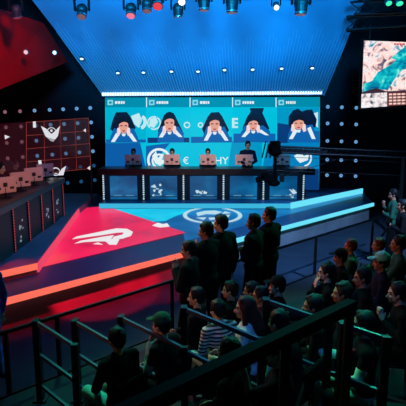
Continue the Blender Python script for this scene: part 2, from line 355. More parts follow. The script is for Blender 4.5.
# panel cut to the outline of red-lit haze, red put into its colour
rc = empty('canopy', (-4.5, 13, 6), 0, 'panel at upper left standing in for deep red light in haze', 'canopy'); rco = rc.location.copy()
a, b, c, d = at(-14, 95, 11), at(68, 62, 15.6), at(44, 24, 13.6), at(-14, 6, 10.0)
a2 = at(18, 81, 12.4)
bm = B(); prism(bm, [a-rco, a2-rco, b-rco], (-.05, .05, .05)); prism(bm, [a-rco, b-rco, c-rco], (-.05, .05, .05)); prism(bm, [a-rco, c-rco, d-rco], (-.05, .05, .05))
build('panel', bm, mat('red_haze_panel', (150, 26, 30), .9, noise=.2, scale=.5, spec=.05), rc)
for px, py, Y in ((26.5, 52, 11.8), (55, 52.5, 13.5)):
    disc_lamp('round_lamp', at(px, py, Y), .05, Vector((0, -1, -.2)).normalized(), glow('lamp_pink', (250, 190, 195), 1.1) if px < 40 else lampw,
              'small pinkish round lamp in the red-lit area' if px < 40 else 'small white round lamp at the red panel edge', None)

# ------------------------------------------------------------------ round lights on the back wall
wl = glow('wall_dot', (110, 165, 215), 1.0); wlr = glow('wall_dot_redlit', (170, 110, 125), .8)  # pink dots have the red light on them mixed into their glow
wld = glow('wall_dot_dim', (30, 92, 140), .8)
def dotlamp(): pass
proto = {}
def walldot(px, py, m, label, group, Y=18.86):
    p = at(px, py, Y)
    if m.name not in proto:
        t = disc_lamp('round_wall_light', p, .068, Vector((0, -1, 0)), m, label, group)
        bm = B()
        proto[m.name] = t
        bar(bm, (0, -.066, 0), (0, -.072, 0), .018, .018, 8); build('bulb', bm, rim, t)
        return t
    t = copy_tree(proto[m.name]); t.location = p; t['label'] = label; t['group'] = group; return t
for r in range(6):
    for px in (90.5, 77, 63.5, 50, 35, 20.5, 5.5):
        py = 108+14.4*r+(90-px)*(.047+.012*r)
        pk = px < 30
        if px < 60 and r > 3: continue
        if px > 76 and False: continue
        walldot(px+r*.9, py, wlr if pk else (wld if r > 3 else wl), 'round light tinted by red stage light in the grid on the dark wall at far left' if pk else ('dim blue round light low on the wall beside the red desk' if r > 3 else 'round blue light in the grid on the wall left of the LED wall'),
                'pink wall lights' if pk else ('dim wall lights' if r > 3 else 'blue wall lights at left'))
for j, px in enumerate((327.5, 341.5, 356)):
    for i, py in enumerate((106.8, 123.4, 140.8, 159.5, 175, 190)):
        if px > 350 and py > 180: continue
        walldot(px-.2*i, py+j*.5, wl, 'round blue light in the grid on the dark wall right of the LED wall', 'blue wall lights at right')

# ------------------------------------------------------------------ red transparent panel with emblems
P1, P2, P3, P4 = at(26, 122.3, 13), at(88, 118, 15.6), at(90.5, 168.5, 15.6), at(26, 175, 13)
rs = empty('grid_panel', P4, 0, 'see-through dark red panel with fine orange grid and white winged emblems', 'screen'); ro = rs.location.copy()
pn = (P2-P1).cross(P4-P1).normalized(); pn = pn if pn.y < 0 else -pn
def q(u, v, k=0): return (P1*(1-u)+P2*u)*(1-v)+(P4*(1-u)+P3*u)*v + pn*.01*k - ro
glassm = mat('red_glass', (70, 12, 20), .3, 0, (85, 14, 26), .32, alpha=.5)
bm = B(); poly(bm, [q(0, 0), q(1, 0), q(1, 1), q(0, 1)]); poly(bm, [q(-.6, -.02), q(-.01, 0), q(-.01, 1), q(-.6, 1.02)]); build('pane', bm, glassm, rs)
bm = B()
for k in range(5): sqbar(bm, q(k/4, 0, 1), q(k/4, 1, 1), .012, .012)
for k in range(5): sqbar(bm, q(0, k/4, 1), q(1, k/4, 1), .012, .012)
build('grid_line', bm, glow('grid_orange', (150, 62, 52), .7), rs)
def rpix(px, py, k=2):
    u = (px-26)/63.; v = (py-122.3+4.3*u)/52.
    return q(u, v, k)
bm = B()
for pl in ([(38.6, 126), (43, 128.4), (48.4, 134), (52, 131), (57, 126), (54.6, 136), (50, 141.8), (47, 140.4), (42.6, 136)],
           [(42, 167), (46.5, 169.5), (49, 173.5), (55, 173.5), (57.5, 169.5), (62, 166.5), (59, 176), (46, 176)], arc(51.5, 172, 4.4, 3.2, 0, 350, 12),
           [(35.8, 160), (38.5, 160), (39.6, 168.5), (36.8, 169.5)], [(31.5, 121.5), (34, 121.5), (34, 127.5), (31.5, 127.5)],
           [(8.5, 134), (12.5, 136), (8.8, 138.4)], [(82, 130.5), (85, 128.6), (85, 132.5)], [(84.5, 169.5), (88, 167.3), (88, 171.6)],
           arc(48.4, 132, 4.6, 3.9, 200, 340, 8), arc(48.4, 130.6, 1.3, .1, 0, 350, 8)):
    poly(bm, [rpix(*p) for p in pl])
build('emblem', bm, glow('emblem_w', (225, 225, 232), .95), rs)
bm = B()
for pl in (arc(51.5, 172, 3.4, 2.4, 0, 350, 12),): poly(bm, [rpix(*p, 3) for p in pl])
build('emblem_detail', bm, glow('emblem_d', (60, 40, 50), .8), rs)
for u in (0, 1):
    bm = B(); sqbar(bm, q(u, 1, 0), q(u, 1, 0)*1-Vector((0, 0, (q(u, 1, 0)+ro).z-ZU)), .05, .05); build('stand_post', bm, black_metal, rs)

# ------------------------------------------------------------------ desks
deskm = mat('desk_black', (22, 14, 18), .35, noise=.2)
frontm = ramp_emit('desk_front_blue', [(.3, (3, 50, 92)), (.5, (4, 80, 130)), (.75, (10, 120, 175))], (.9, 1, 1.4))
frontd = glow('desk_front_dark', (2, 20, 40), .8)
diode = glow('diode_pale', (190, 225, 240), 1.0); diod_r = glow('diode_red', (190, 62, 72), .9)
marks = glow('mark_white', (200, 228, 240), .9)
# blue desk
YD = 16.15
dz0 = ZU; dtop = at(200, 169, YD).z
X0, X1 = at(103.5, 186, YD).x, at(303.5, 186, YD).x
dk = empty('desk', ((X0+X1)/2, YD, ZU), 0, 'long dark five bay desk on blue riser with dotted white light strips', 'desk')
do = dk.location.copy(); W = (X1-X0)
bm = B(); box(bm, (0.1, .35, dtop-ZU-.09), (W+.5, .85, .2), bev=.01); build('worktop', bm, deskm, dk)
bay = W/5
for k in range(5):
    x = -W/2+bay*(k+.5)
    bm = B(); box(bm, (x, .05, (dtop-ZU-.2)/2), (bay-.06, .04, dtop-ZU-.2)); build('front_panel', bm, frontd, dk)
    bm = B(); box(bm, (x, .02, (dtop-ZU-.2)/2), (bay-.42, .02, dtop-ZU-.26)); build('display', bm, frontm, dk)
for k in range(6):
    x = -W/2+bay*k; bm = B(); box(bm, (x, .03, (dtop-ZU)/2), (.09, .05, dtop-ZU-.02)); pst = build('post', bm, black_metal, dk)
    bm = B()
    for j in range(14): ell(bm, (x, -.005, .05+j*(dtop-ZU-.1)/13.0), (.03, .012, .026), u=8, v=6)
    build('diode_row', bm, diode, pst)
rnd = random.Random(3)
for k, px in ((1, 157), (3.05, 201), (4.6, 294)):
    bm = B(); c0 = at(px, 191 if k != 4.6 else 194, YD)-do
    for j in range(14):
        x = rnd.uniform(-.16, .16); z = rnd.uniform(-.16, .2) if k != 3.05 else rnd.uniform(-.08, .0)
        s = rnd.uniform(.03, .07)
        poly(bm, [(c0.x+x+s*rnd.uniform(.4, 1.3)*math.cos(t+.4), -.001, c0.z+z+s*rnd.uniform(.4, 1)*math.sin(t+.4)) for t in (0, 1.3, 2.5, 3.8, 5)])
    build('front_emblem', bm, marks, dk)
bm = B()
for k in range(5):
    for j in (-1, 1): box(bm, (-W/2+bay*(k+.5)+j*.2, -.0, .16), (.26, .006, .035))
build('front_text', bm, glow('mark_dim', (90, 150, 190), .8), dk)
bm = B(); sqbar(bm, (-W/2, -.01, .13), (W/2+.2, -.01, .13), .02, .014); build('cable_rail', bm, black_metal, dk)
# monitors on blue desk
monback = mat('monitor_back', (226, 170, 150), .5, emit=(120, 62, 50), strength=.0)
def monitor(x, y, z, rz, label, w=.48, h=.34, group='monitors on the desks'):
    t = empty('monitor', (x, y, z), rz, label, 'monitor', group)
    bm = B(); box(bm, (0, 0, .1+h/2), (w, .03, h), bev=.008); build('shell', bm, monback, t)
    bm = B(); box(bm, (0, .02, .1+h/2), (w-.03, .006, h-.03)); build('display', bm, glow('mon_screen', (70, 130, 160), .8), t)
    bm = B(); box(bm, (0, 0.0, .006), (.22, .16, .012), bev=.004); bar(bm, (0, 0, .01), (0, 0, .2), .018); build('stand', bm, black_metal, t)
    bm = B(); box(bm, (0, -.02, .1+h*.52), (.09, .012, .09), bev=.004)
    for s in (-1, 1): box(bm, (s*w*.3, -.017, .1+h*.3), (.09, .006, .05))
    build('back_cover', bm, mat('cover_dark', (40, 26, 30), .5), t)
    return t
mons = [(133, 'leftmost on the long blue desk'), (172, 'second from left on the long blue desk'), (208, 'third from left on the long blue desk'), (244, 'in front of the standing person'), (282, 'partly hidden by the camera crane')]
for px, w_ in mons:
    p = at(px, 168, YD+.35); monitor(p.x, YD+.35, dtop, 0, 'monitor with pinkish back, '+w_, w=.52 if px != 244 else .58)
# red desk
XR = -3.86
rdk = empty('desk', (XR, 11.3, ZU), 0, 'dark angled desk at the left with dotted red light strips', 'desk')
ys = [13.6, 12.65, 11.75, 10.85, 9.95, 9.1, 8.3]
L0 = (ys[0]+.1-11.3, ys[-1]-11.3); tz = 1.07
bm = B(); box(bm, (-.35, (L0[0]+L0[1])/2, tz-.07), (.8, L0[0]-L0[1], .14), bev=.01); build('worktop', bm, deskm, rdk)
for k in range(6):
    y = (ys[k]+ys[k+1])/2-11.3
    bm = B(); box(bm, (-.04, y, (tz-.14)/2), (.04, ys[k]-ys[k+1]-.05, tz-.14)); build('front_panel', bm, glow('front_teal', (3, 22, 34), .9), rdk)
for k in range(7):
    y = ys[k]-11.3; bm = B(); box(bm, (-.02, y, tz/2), (.05, .07, tz-.02)); pst = build('post', bm, black_metal, rdk)
    bm = B()
    for j in range(18): ell(bm, (.008, y, .04+j*(tz-.08)/17.0), (.01, .022, .018), u=8, v=6)
    build('diode_row', bm, diod_r, pst)
for k in range(3):
    bm = B(); y = (12.2, 10.4, 13.1)[k]-11.3
    for j in range(8):
        s = .05; yy = y+rnd.uniform(-.1, .1); zz = .3+rnd.uniform(-.2, .3)
        poly(bm, [(-.015, yy+s*math.cos(t), zz+s*rnd.uniform(.4, 1)*math.sin(t)) for t in (0, 1.3, 2.5, 3.8, 5)])
    build('front_emblem', bm, glow('mark_rd', (130, 150, 165), .7), rdk)
for k in range(5):
    y = (ys[k]+ys[k+1])/2
    monitor(XR-.3, y, ZU+tz, math.pi/2-.75, 'monitor with pinkish back on the red desk, %s from its far end' % ['first', 'second', 'third', 'fourth', 'fifth'][k])

# ------------------------------------------------------------------ people
pending = []
def job(name, bm, mats, parent, voxel, smooth=1, post=None):
    me = bpy.data.meshes.new(name); bmesh.ops.recalc_face_normals(bm, faces=bm.faces); bm.to_mesh(me); bm.free()
    o = bpy.data.objects.new(name, me); C.objects.link(o); o.parent = parent
    md = o.modifiers.new('r', 'REMESH'); md.mode = 'VOXEL'; md.voxel_size = voxel
    if smooth: sm = o.modifiers.new('s', 'SMOOTH'); sm.iterations = smooth; sm.factor = .5
    pending.append((o, mats if isinstance(mats, (list, tuple)) else [mats], post)); return o
def flush():
    dg = bpy.context.evaluated_depsgraph_get(); dg.update()
    res = [(o, bpy.data.meshes.new_from_object(o.evaluated_get(dg)), m, p) for o, m, p in pending]
    for o, me, m, p in res:
        old = o.data; o.modifiers.clear(); o.data = me; bpy.data.meshes.remove(old); me.name = o.name
        me.materials.clear()
        for x in m: me.materials.append(x)
        me.polygons.foreach_set('use_smooth', [True]*len(me.polygons))
        if p: p(me)
    pending.clear()
skins = [mat('skin_a', (196, 142, 112), .5, noise=.06, scale=30), mat('skin_b', (170, 116, 90), .5, noise=.06, scale=30), mat('skin_c', (212, 164, 138), .5, noise=.06, scale=30)]
eye_m = mat('eye_dark', (24, 18, 18), .3); lip_m = mat('lip', (140, 74, 70), .5)
hair_m = {k: mat('hair_'+k, c, .6, noise=.4, scale=60, spec=.25) for k, c in {'black': (9, 8, 9), 'brown': (30, 18, 14), 'auburn': (84, 32, 28), 'light': (110, 96, 76)}.items()}  # auburn also carries the red light painted on the farther heads
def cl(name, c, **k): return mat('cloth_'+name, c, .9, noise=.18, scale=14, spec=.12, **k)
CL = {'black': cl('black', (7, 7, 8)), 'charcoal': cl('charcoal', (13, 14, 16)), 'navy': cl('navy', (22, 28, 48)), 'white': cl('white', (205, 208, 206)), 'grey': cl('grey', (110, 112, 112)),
      'red': cl('red', (170, 30, 40)), 'teal': cl('teal', (120, 215, 200)), 'green': cl('green', (36, 78, 58)), 'maroon': cl('maroon', (70, 20, 28)), 'mint': cl('mint', (150, 200, 176)), 'blue': cl('blue', (40, 120, 220))}  # mint is white cloth with green light mixed into the colour
def stripes():
    m = bpy.data.materials.new('cloth_stripes'); m.use_nodes = True; nt = m.node_tree; b = nt.nodes['Principled BSDF']
    tc = nt.nodes.new('ShaderNodeTexCoord'); w = nt.nodes.new('ShaderNodeTexWave'); w.bands_direction = 'Z'; w.inputs['Scale'].default_value = 7.5; w.inputs['Distortion'].default_value = .4
    r = nt.nodes.new('ShaderNodeValToRGB'); r.color_ramp.elements[0].position = .45; r.color_ramp.elements[1].position = .55
    r.color_ramp.elements[0].color = (*lin((24, 20, 24)), 1); r.color_ramp.elements[1].color = (*lin((205, 180, 176)), 1)
    nt.links.new(tc.outputs['Object'], w.inputs['Vector']); nt.links.new(w.outputs['Fac'], r.inputs['Fac']); nt.links.new(r.outputs['Color'], b.inputs['Base Color'])
    b.inputs['Roughness'].default_value = .85; return m
CL['stripes'] = stripes()
CL['stripes2'] = CL['mint']
SHOE = mat('shoe', (24, 24, 26), .6, noise=.1)
def person(label, loc, heading, pose='sit', arms=('lap', 'lap'), top='black', bottom='black', sleeve='long', hair='short', hcol='black', skin=0, look=(0, 0), lean=0, scale=1.0,
           cap=None, group=None, knee=0, twist=0, vox=.0105, th=.016, sleeves=None):
    """heading in degrees; local +x is the way the person faces"""
    root = empty('person', loc, R(heading), label, 'person', group); root.scale = (scale,)*3
    sit = pose == 'sit'; dz = -.42 if sit else 0; pz = .95+dz
    piv = Vector((0, 0, pz)); ML = Matrix.Translation(piv) @ Matrix.Rotation(R(lean), 4, 'Y') @ Matrix.Rotation(R(twist), 4, 'Z') @ Matrix.Translation(-piv)
    def T(x, y, z): return ML @ Vector((x, y, z+dz))
    RM = ML.to_3x3().to_4x4()
    hc = T(.015, 0, 1.615)
    HM = Matrix.Translation(hc) @ Matrix.Rotation(R(look[0]), 4, 'Z') @ Matrix.Rotation(R(look[1]+lean*.3), 4, 'Y')
    def H(x, y, z): return HM @ Vector((x, y, z))
    HR = HM.to_3x3().to_4x4()
    bm = B()
    def torso(bm, g):
        ell(bm, T(-.005, 0, 1.28), (.115+g, .165+g, .19+g), RM); ell(bm, T(0, 0, 1.08), (.105+g, .145+g, .16+g), RM)
        ell(bm, T(-.005, 0, .96), (.115+g, .165+g, .12+g), RM)
        for s in (-1, 1): cone(bm, T(-.01, s*.05, 1.43), T(-.01, s*.175, 1.395), .055+g, .058+g)
    torso(bm, 0)
    cone(bm, T(-.01, 0, 1.40), T(.0, 0, 1.53), .06, .052)
    # legs
    legs = []
    for s in (-1, 1):
        hip = Vector((0, s*.09, .90+dz))
        if sit:
            kn = Vector((.44, s*(.11+.02), .50+knee)); an = Vector((.44-.05+knee*.4, s*.12, .09+knee*.6))
        else:
            kn = Vector((.02+(.05 if s > 0 else -.02), s*.095, .49)); an = Vector((-.02+(.06 if s > 0 else -.05), s*.1, .09))
        legs.append((hip, kn, an, s))
    def leg(bm, g, end=True):
        for hip, kn, an, s in legs:
            cone(bm, hip, kn, .082+g, .056+g); cone(bm, kn, an, .055+g, .038+g)
    leg(bm, 0)
    for hip, kn, an, s in legs: cone(bm, an+Vector((0, 0, -.02)), an+Vector((.14, s*.02, -.055)), .036, .03)
    # arms
    A = []
    for s, kind in ((1, arms[0]), (-1, arms[1])):
        sh = T(-.01, s*.185, 1.39)
        if kind == 'down': el, wr, hd = T(-.03, s*.25, 1.11), T(.04, s*.25, .87), (0, 0, -1)
        elif kind == 'cross': el, wr, hd = T(.03, s*.25, 1.12), T(.2, -s*.02, 1.17), (.1, -s, .1)
        elif kind == 'clasp': el, wr, hd = T(.05, s*.23, 1.13), T(.2, s*.05, 1.32), (.15, -s*.3, .9)
        elif kind == 'chin': el, wr, hd = T(.14, s*.16, 1.13), T(.14, s*.06, 1.42), (-.2, -s*.3, .9)
        elif kind == 'raise': el, wr, hd = T(.2, s*.22, 1.3), T(.26, s*.2, 1.54), (.1, 0, 1)
        elif kind == 'out': el, wr, hd = T(.16, s*.25, 1.16), T(.4, s*.2, 1.2), (1, 0, .2)
        else: el, wr, hd = T(.07, s*.25, 1.15), T(.3, s*.1, 1.08), (.9, -s*.4, -.15)
        A.append((sh, el, wr, Vector(hd).normalized(), s))
    for sh, el, wr, hd, s in A:
        cone(bm, sh, el, .05, .04); cone(bm, el, wr, .04, .027)
        hd = (RM.to_3x3() @ hd).normalized(); side = hd.cross((wr-el).normalized() if abs(hd.dot((wr-el).normalized())) < .95 else Vector((1, 0, 0)))
        side = side.normalized() if side.length > .05 else Vector((0, 1, 0)); nn = hd.cross(side).normalized()
        pc = wr + hd*.05
        M = Matrix((hd, side, nn)).transposed().to_4x4()
        ell(bm, pc, (.052, .04, .018), M)
        for k, (o_, L) in enumerate(((-.031, .034), (-.0105, .042), (.0105, .04), (.031, .03))):
            b0 = pc + hd*.035 + side*o_*.95; b1 = b0 + hd*L*.9 + nn*.008 + side*o_*.25; b2 = b1 + hd*L*.5 + nn*L*.55
            cone(bm, b0, b1, .0095, .009, 8); cone(bm, b1, b2, .009, .0078, 8)
        t0 = wr + hd*.03 - side*.03; t1 = t0 + hd*.03 - side*.028 + nn*.01; cone(bm, t0, t1, .012, .0105, 8); cone(bm, t1, t1+hd*.028+nn*.01, .0105, .009, 8)
    # head
    ell(bm, H(-.012, 0, .03), (.094, .076, .093), HR); ell(bm, H(.018, 0, -.045), (.068, .056, .068), HR)
    ell(bm, H(.055, 0, -.092), (.026, .028, .02), HR); cone(bm, H(.082, 0, -.002), H(.104, 0, -.038), .010, .015)
    ell(bm, H(.072, 0, .02), (.02, .05, .012), HR); ell(bm, H(.078, 0, -.066), (.014, .024, .012), HR)
    for s in (-1, 1): ell(bm, H(-.005, s*.077, -.01), (.02, .010, .032), HR); ell(bm, H(.062, s*.036, -.03), (.022, .02, .022), HR)
    HI = HM.inverted()
    def post(me):
        for p in me.polygons:
            c = p.center
            if (c-hc).length > .14: continue
            q_ = HI @ c
            if q_.x > .05:
                if abs(abs(q_.y)-.031) < .014 and abs(q_.z+.002) < .008: p.material_index = 1
                elif abs(abs(q_.y)-.033) < .018 and abs(q_.z-.024) < .006: p.material_index = 1
                elif abs(q_.y) < .024 and abs(q_.z+.066) < .008: p.material_index = 2
    bo = job('body', bm, [skins[skin], eye_m, lip_m], root, vox if vox else .0105, 1, post)
    # clothes
    bm = B(); torso(bm, th)
    for sh, el, wr, hd, s in A:
        cone(bm, sh, el, .048+th, .038+th)
        if sleeve == 'long': cone(bm, el, wr-(wr-el)*.06, .038+th, .026+th)
    if sleeve == 'hood': pass
    if sleeves:
        b2 = B()
        for sh, el, wr, hd, s in A: cone(b2, sh*.4+el*.6, el, .044+th, .041+th); cone(b2, el, wr-(wr-el)*.06, .041+th, .029+th)
        job('sleeves', b2, CL[sleeves], root, .012, 1)
    shirt = job('shirt' if sleeve == 'short' else 'jacket', bm, CL[top], root, .014, 2)
    bm = B(); leg(bm, .016); ell(bm, Vector((0, 0, .93+dz)), (.135, .182, .11))
    job('trousers', bm, CL[bottom], root, .015, 2)
    bm = B()
    for hip, kn, an, s in legs:
        cone(bm, an+Vector((-.02, 0, -.035)), an+Vector((.16, s*.02, -.05)), .05, .036); cone(bm, an, an+Vector((-.01, 0, -.03)), .048, .048)
    job('shoes', bm, SHOE, root, .014, 1)
    # hair
    bm = B(); g = random.Random(len(label)*7+int(loc[0]*100))
    ell(bm, H(-.026, 0, .046), (.1, .088, .098), HR); ell(bm, H(-.06, 0, .0), (.06, .076, .085), HR)
    for k in range(16):
        t = g.uniform(0, 6.28); r_ = g.uniform(.02, .07); ell(bm, H(-.02+math.cos(t)*r_, math.sin(t)*r_*.9, .105+g.uniform(-.01, .03)-r_*.35), (.03, .026, .026), HR)
    for s in (-1, 1): ell(bm, H(.008, s*.07, .02), (.03, .016, .04), HR)
    if hair == 'long':
        cone(bm, H(-.06, 0, .0), T(-.11, 0, 1.42), .08, .095); cone(bm, T(-.11, 0, 1.42), T(-.14, 0, 1.25), .095, .06)
        for s in (-1, 1): cone(bm, H(-.01, s*.07, .03), T(.0, s*.1, 1.44), .03, .035)
    if hair == 'bun': ell(bm, H(-.12, 0, .06), (.05, .05, .05), HR)
    job('hair', bm, hair_m[hcol], root, .009, 1)
    if cap:
        bm = B(); ell(bm, H(-.018, 0, .072), (.107, .094, .088), HR)
        M = HR @ Matrix.Rotation(R(8), 4, 'Y'); ell(bm, H(.115, 0, .062), (.078, .07, .011), M)
        job('cap', bm, CL[cap], root, .009, 1)
    return root

TIER = [(-9, .2), (2.62, .5), (4.2, .8)]
P0 = G(172, 281, 1.0)
def vof(p): return (Vector((p.x, p.y, 0))-Vector((P0.x, P0.y, 0))).dot(N)
def spot_for(px, py, hh):
    """floor point under a head seen at px,py for a head height hh above its tier"""
    best = None
    for v0, z in TIER:
        p = G(px, py, z+hh)
        if vof(p) >= v0: best = Vector((p.x, p.y, z))
    return best
def stander(px, py, h=1.0, **k):
    p = spot_for(px, py, 1.63*h); return person(loc=p, pose='stand', scale=h, **k)
chairs = []
def sitter(px, py, h=1.0, **k):
    lean = k.get('lean', 0); hh = (.53+.67*math.cos(R(lean)))*h
    p = spot_for(px, py, hh); hd = R(k['heading'])
    off = .66*math.sin(R(lean))*h
    p = p - Vector((math.cos(hd), math.sin(hd), 0))*off
    chairs.append((p, hd, k['label'])); return person(loc=p, pose='sit', scale=h, **k)

# standing group of five in front of the stage
stander(189, 249, 1.0, heading=160, arms=('clasp', 'clasp'), label='shortest standing person, hands clasped near the chin, leftmost of the standing group', top='charcoal', look=(10, 4), skin=0, th=.026)
stander(206.5, 230.5, 1.08, heading=140, arms=('cross', 'clasp'), label='standing person in black with red-lit face, second from left in the group', top='black', look=(28, 8), skin=1, th=.03)
stander(221, 223, 1.1, heading=130, arms=('cross', 'down'), label='standing person with broad back in dark jacket, middle of the standing group', top='charcoal', look=(38, 4), skin=2, th=.034)
stander(254, 221.5, 1.08, heading=150, arms=('cross', 'cross'), label='standing person with lanyard and folded arms, second from right in the group', top='charcoal', look=(20, 4), skin=1, th=.026)
stander(269.5, 214.5, 1.1, heading=138, arms=('down', 'cross'), label='tallest standing person in black jacket, rightmost of the standing group', look=(30, 0), skin=1, th=.032)
# seated audience
sitter(197, 297, heading=165, label='seated person with green-lit hair right below the standing group', top='black', look=(5, 0))
sitter(162, 325, heading=150, arms=('chin', 'lap'), label='seated person with green cap and pale sleeves behind the second rail', top='charcoal', cap='green', sleeves='stripes2', lean=6, skin=2)
sitter(117, 339, heading=135, label='seated person half hidden behind the black rail post at left', top='black', bottom='mint', lean=4)
sitter(218, 310, heading=120, arms=('cross', 'lap'), label='seated person in striped short-sleeved top with back turned', top='stripes', sleeve='short', bottom='mint', look=(10, 6), lean=8, skin=2)
sitter(246, 308, heading=170, hair='long', hcol='auburn', arms=('lap', 'lap'), label='seated person with long auburn hair and white top', top='white', sleeve='short', skin=2, lean=2)
sitter(231, 290, heading=168, label='seated person in dark jacket just right of the group legs', top='black', hcol='brown')
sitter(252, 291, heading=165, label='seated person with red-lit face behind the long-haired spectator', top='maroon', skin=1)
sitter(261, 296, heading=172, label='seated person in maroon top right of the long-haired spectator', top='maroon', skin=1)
sitter(278, 286, heading=172, arms=('chin', 'lap'), label='seated person in dark cap resting chin on hand', top='black', cap='charcoal', skin=2)
sitter(279, 322, heading=140, arms=('lap', 'out'), label='seated person with pale sleeves leaning forward behind the blue rail', top='black', sleeves='mint', lean=18, bottom='black')
sitter(314, 306, heading=170, label='seated person with black hair at the end of the blue rail', top='black', lean=6, skin=1)
sitter(327, 272, heading=172, arms=('chin', 'chin'), label='seated person with hands at chin and pale green-lit cuff', top='charcoal', look=(0, 0), skin=2)
sitter(341, 257, heading=172, label='seated person in dark cap, highest of the right cluster beside the barrier post', top='black', cap='black', skin=1)
sitter(351, 246, heading=165, label='seated person with reddish hair farthest back near the barrier', top='green', hcol='auburn', skin=1)  # red light on this head is put into the hair colour
sitter(343, 293, heading=170, label='seated person with red-lit cheek between the black-haired spectators', top='black', hcol='brown', skin=1)
sitter(363, 277, heading=170, label='seated person with thick black hair left of the teal cap', top='black', look=(4, 4), skin=1)
sitter(382, 262, heading=172, label='seated person wearing a pale teal cap with long brim', top='navy', cap='teal', skin=1)
sitter(379, 245, heading=168, label='seated person with red-lit hair behind the teal cap', top='green', hcol='auburn', skin=1)  # hair colour carries part of the red light
sitter(399, 244, h=1.05, heading=165, label='broad seated person in green jacket at right edge, above the teal cap', top='green', arms=('out', 'lap'), skin=1)
stander(394, 194, 1.0, heading=165, label='standing person in green jacket at far right by the end of the barrier', top='green', arms=('cross', 'clasp'), look=(4, 8), skin=1)
stander(403, 205, 1.0, heading=170, label='standing person at the right edge, partly cut by the frame', top='charcoal', arms=('cross', 'down'), skin=1)
sitter(398, 293, heading=168, arms=('clasp', 'clasp'), label='seated person with red-lit clasped hands at right edge', top='black', skin=2, lean=10)
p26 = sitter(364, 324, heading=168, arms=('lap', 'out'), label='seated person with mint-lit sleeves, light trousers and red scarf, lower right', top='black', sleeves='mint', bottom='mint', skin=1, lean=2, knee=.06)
bm = B(); cone(bm, (.12, .14, .98), (.17, -.02, .74), .028, .03); cone(bm, (.12, -.14, .98), (.17, .02, .74), .028, .03); cone(bm, (.17, 0, .75), (.2, .04, .58), .03, .024)
job('scarf', bm, CL['red'], p26, .01, 1)
sitter(230, 352, heading=150, label='seated person in dark clothes behind the foreground handrail', top='black', lean=10)
sitter(279, 352, heading=160, arms=('raise', 'lap'), label='seated person in black raising a pale forearm below the blue rail', top='black', sleeve='short', skin=2)
stander(-17, 262, 1.0, heading=150, arms=('down', 'down'), label='person in blue clothes cut by the left edge of the frame', top='blue', bottom='blue')  # blue light is painted in as the clothes colour
# people on stage
bm = B(); box(bm, (0, 0, .149), (W+.4, .95, .294)); o = tag(build('players_platform', bm, black), 'black step behind the long desk carrying the players chairs', 'platform'); o.location = ((X0+X1)/2, 17.25, ZU+.001)
bm = B(); box(bm, (0, 0, .149), (1.1, 5.6, .294)); o = tag(build('players_platform', bm, black), 'black step behind the red desk carrying the players chairs', 'platform'); o.location = (XR-1.4, 11.0, ZU+.001)
pz = at(248, 145, 16.6)
person(label='standing person in dark shirt behind the long desk', loc=Vector((pz.x, 16.68, ZU)), heading=-90, pose='stand', arms=('lap', 'lap'), top='navy', look=(0, 10), vox=.014, scale=(pz.z-ZU)/1.63)
for px, w_ in zip((133, 172, 208, 282), ('behind the leftmost monitor of the long desk', 'behind the second monitor of the long desk', 'behind the third monitor of the long desk', 'behind the camera crane at the long desk')):
    p = at(px, 156.5, 16.9); ch_ = p.z-1.2*.98
    person(label='seated player with dark hair '+w_, loc=Vector((p.x, 17.05, ZU+.3)), heading=-90, pose='sit', top='navy', vox=.014, scale=1.0, look=(0, 6))
    chairs.append((Vector((p.x, 17.05, ZU+.3)), R(-90), 'p'))
for k in range(5):
    y = (ys[k]+ys[k+1])/2
    person(label='seated player at the red desk, %s from its far end' % ['first', 'second', 'third', 'fourth', 'fifth'][k], loc=Vector((XR-1.1, y, ZU+.3)), heading=0, pose='sit', top='maroon', vox=.014, look=(0, 6), skin=2)
    chairs.append((Vector((XR-1.1, y, ZU+.3)), 0, 'p'))
flush()
# chairs
def chair(label, group):
    t = empty('chair', (0, 0, 0), 0, label, 'chair', group)
    bm = B(); box(bm, (.12, 0, .40), (.42, .44, .05), bev=.02); build('seat', bm, CL['charcoal'], t)
    bm = B(); box(bm, (-.17, 0, .68), (.03, .42, .36), Euler((0, R(-8), 0)), bev=.012); build('backrest', bm, CL['charcoal'], t)
    for sx, sy in ((-1, -1), (-1, 1), (1, -1), (1, 1)):
        bm = B(); bar(bm, (.12+sx*.17, sy*.2, .4), (.12+sx*.2, sy*.21, 0), .012); build('leg', bm, black_metal, t)
    for sy in (-1, 1):
        bm = B(); bar(bm, (-.1, sy*.2, .4), (-.19, sy*.2, .6), .011); build('back_post', bm, black_metal, t)
    return t
c0 = None
for p, hd, l in chairs:
    lab = 'black chair under a spectator facing the stage' if l != 'p' else 'black chair of a player behind a desk'
    gr = 'audience chairs' if l != 'p' else 'players chairs'
    if c0 is None: c0 = chair(lab, gr); t = c0
    else: t = copy_tree(c0); t['label'] = lab; t['group'] = gr
    t.location = p; t.rotation_euler = (0, 0, hd)

# ------------------------------------------------------------------ audience tiers, rails
tierm = mat('tier_black', (17, 18, 24), .8, noise=.2, scale=2)
Q0 = Vector((P0.x, P0.y, 0))+N*.12
for i, (v0, z, v1) in enumerate(((0, .2, 6), (2.5, .5, 6), (4.08, .8, 6))):
    a = Q0+N*v0-D*6; b = Q0+N*v0+D*(9 if i else 5.6); c = Q0+N*v1+D*(9 if i else 5.6); d = Q0+N*v1-D*6
    bm = B(); base = [0, .2, .5][i]
    prism(bm, [Vector((p.x, p.y, base+.002))-Q0 for p in (a, b, c, d)], (0, 0, z-base-.002))
    o = tag(build('audience_tier', bm, tierm), ['lowest wide black audience platform along the barrier', 'middle black step of the audience platform', 'highest black step of the audience platform nearest the camera'][i], 'platform'); o.location = Q0
railm = mat('rail_grey', (70, 74, 84), .4, .3)
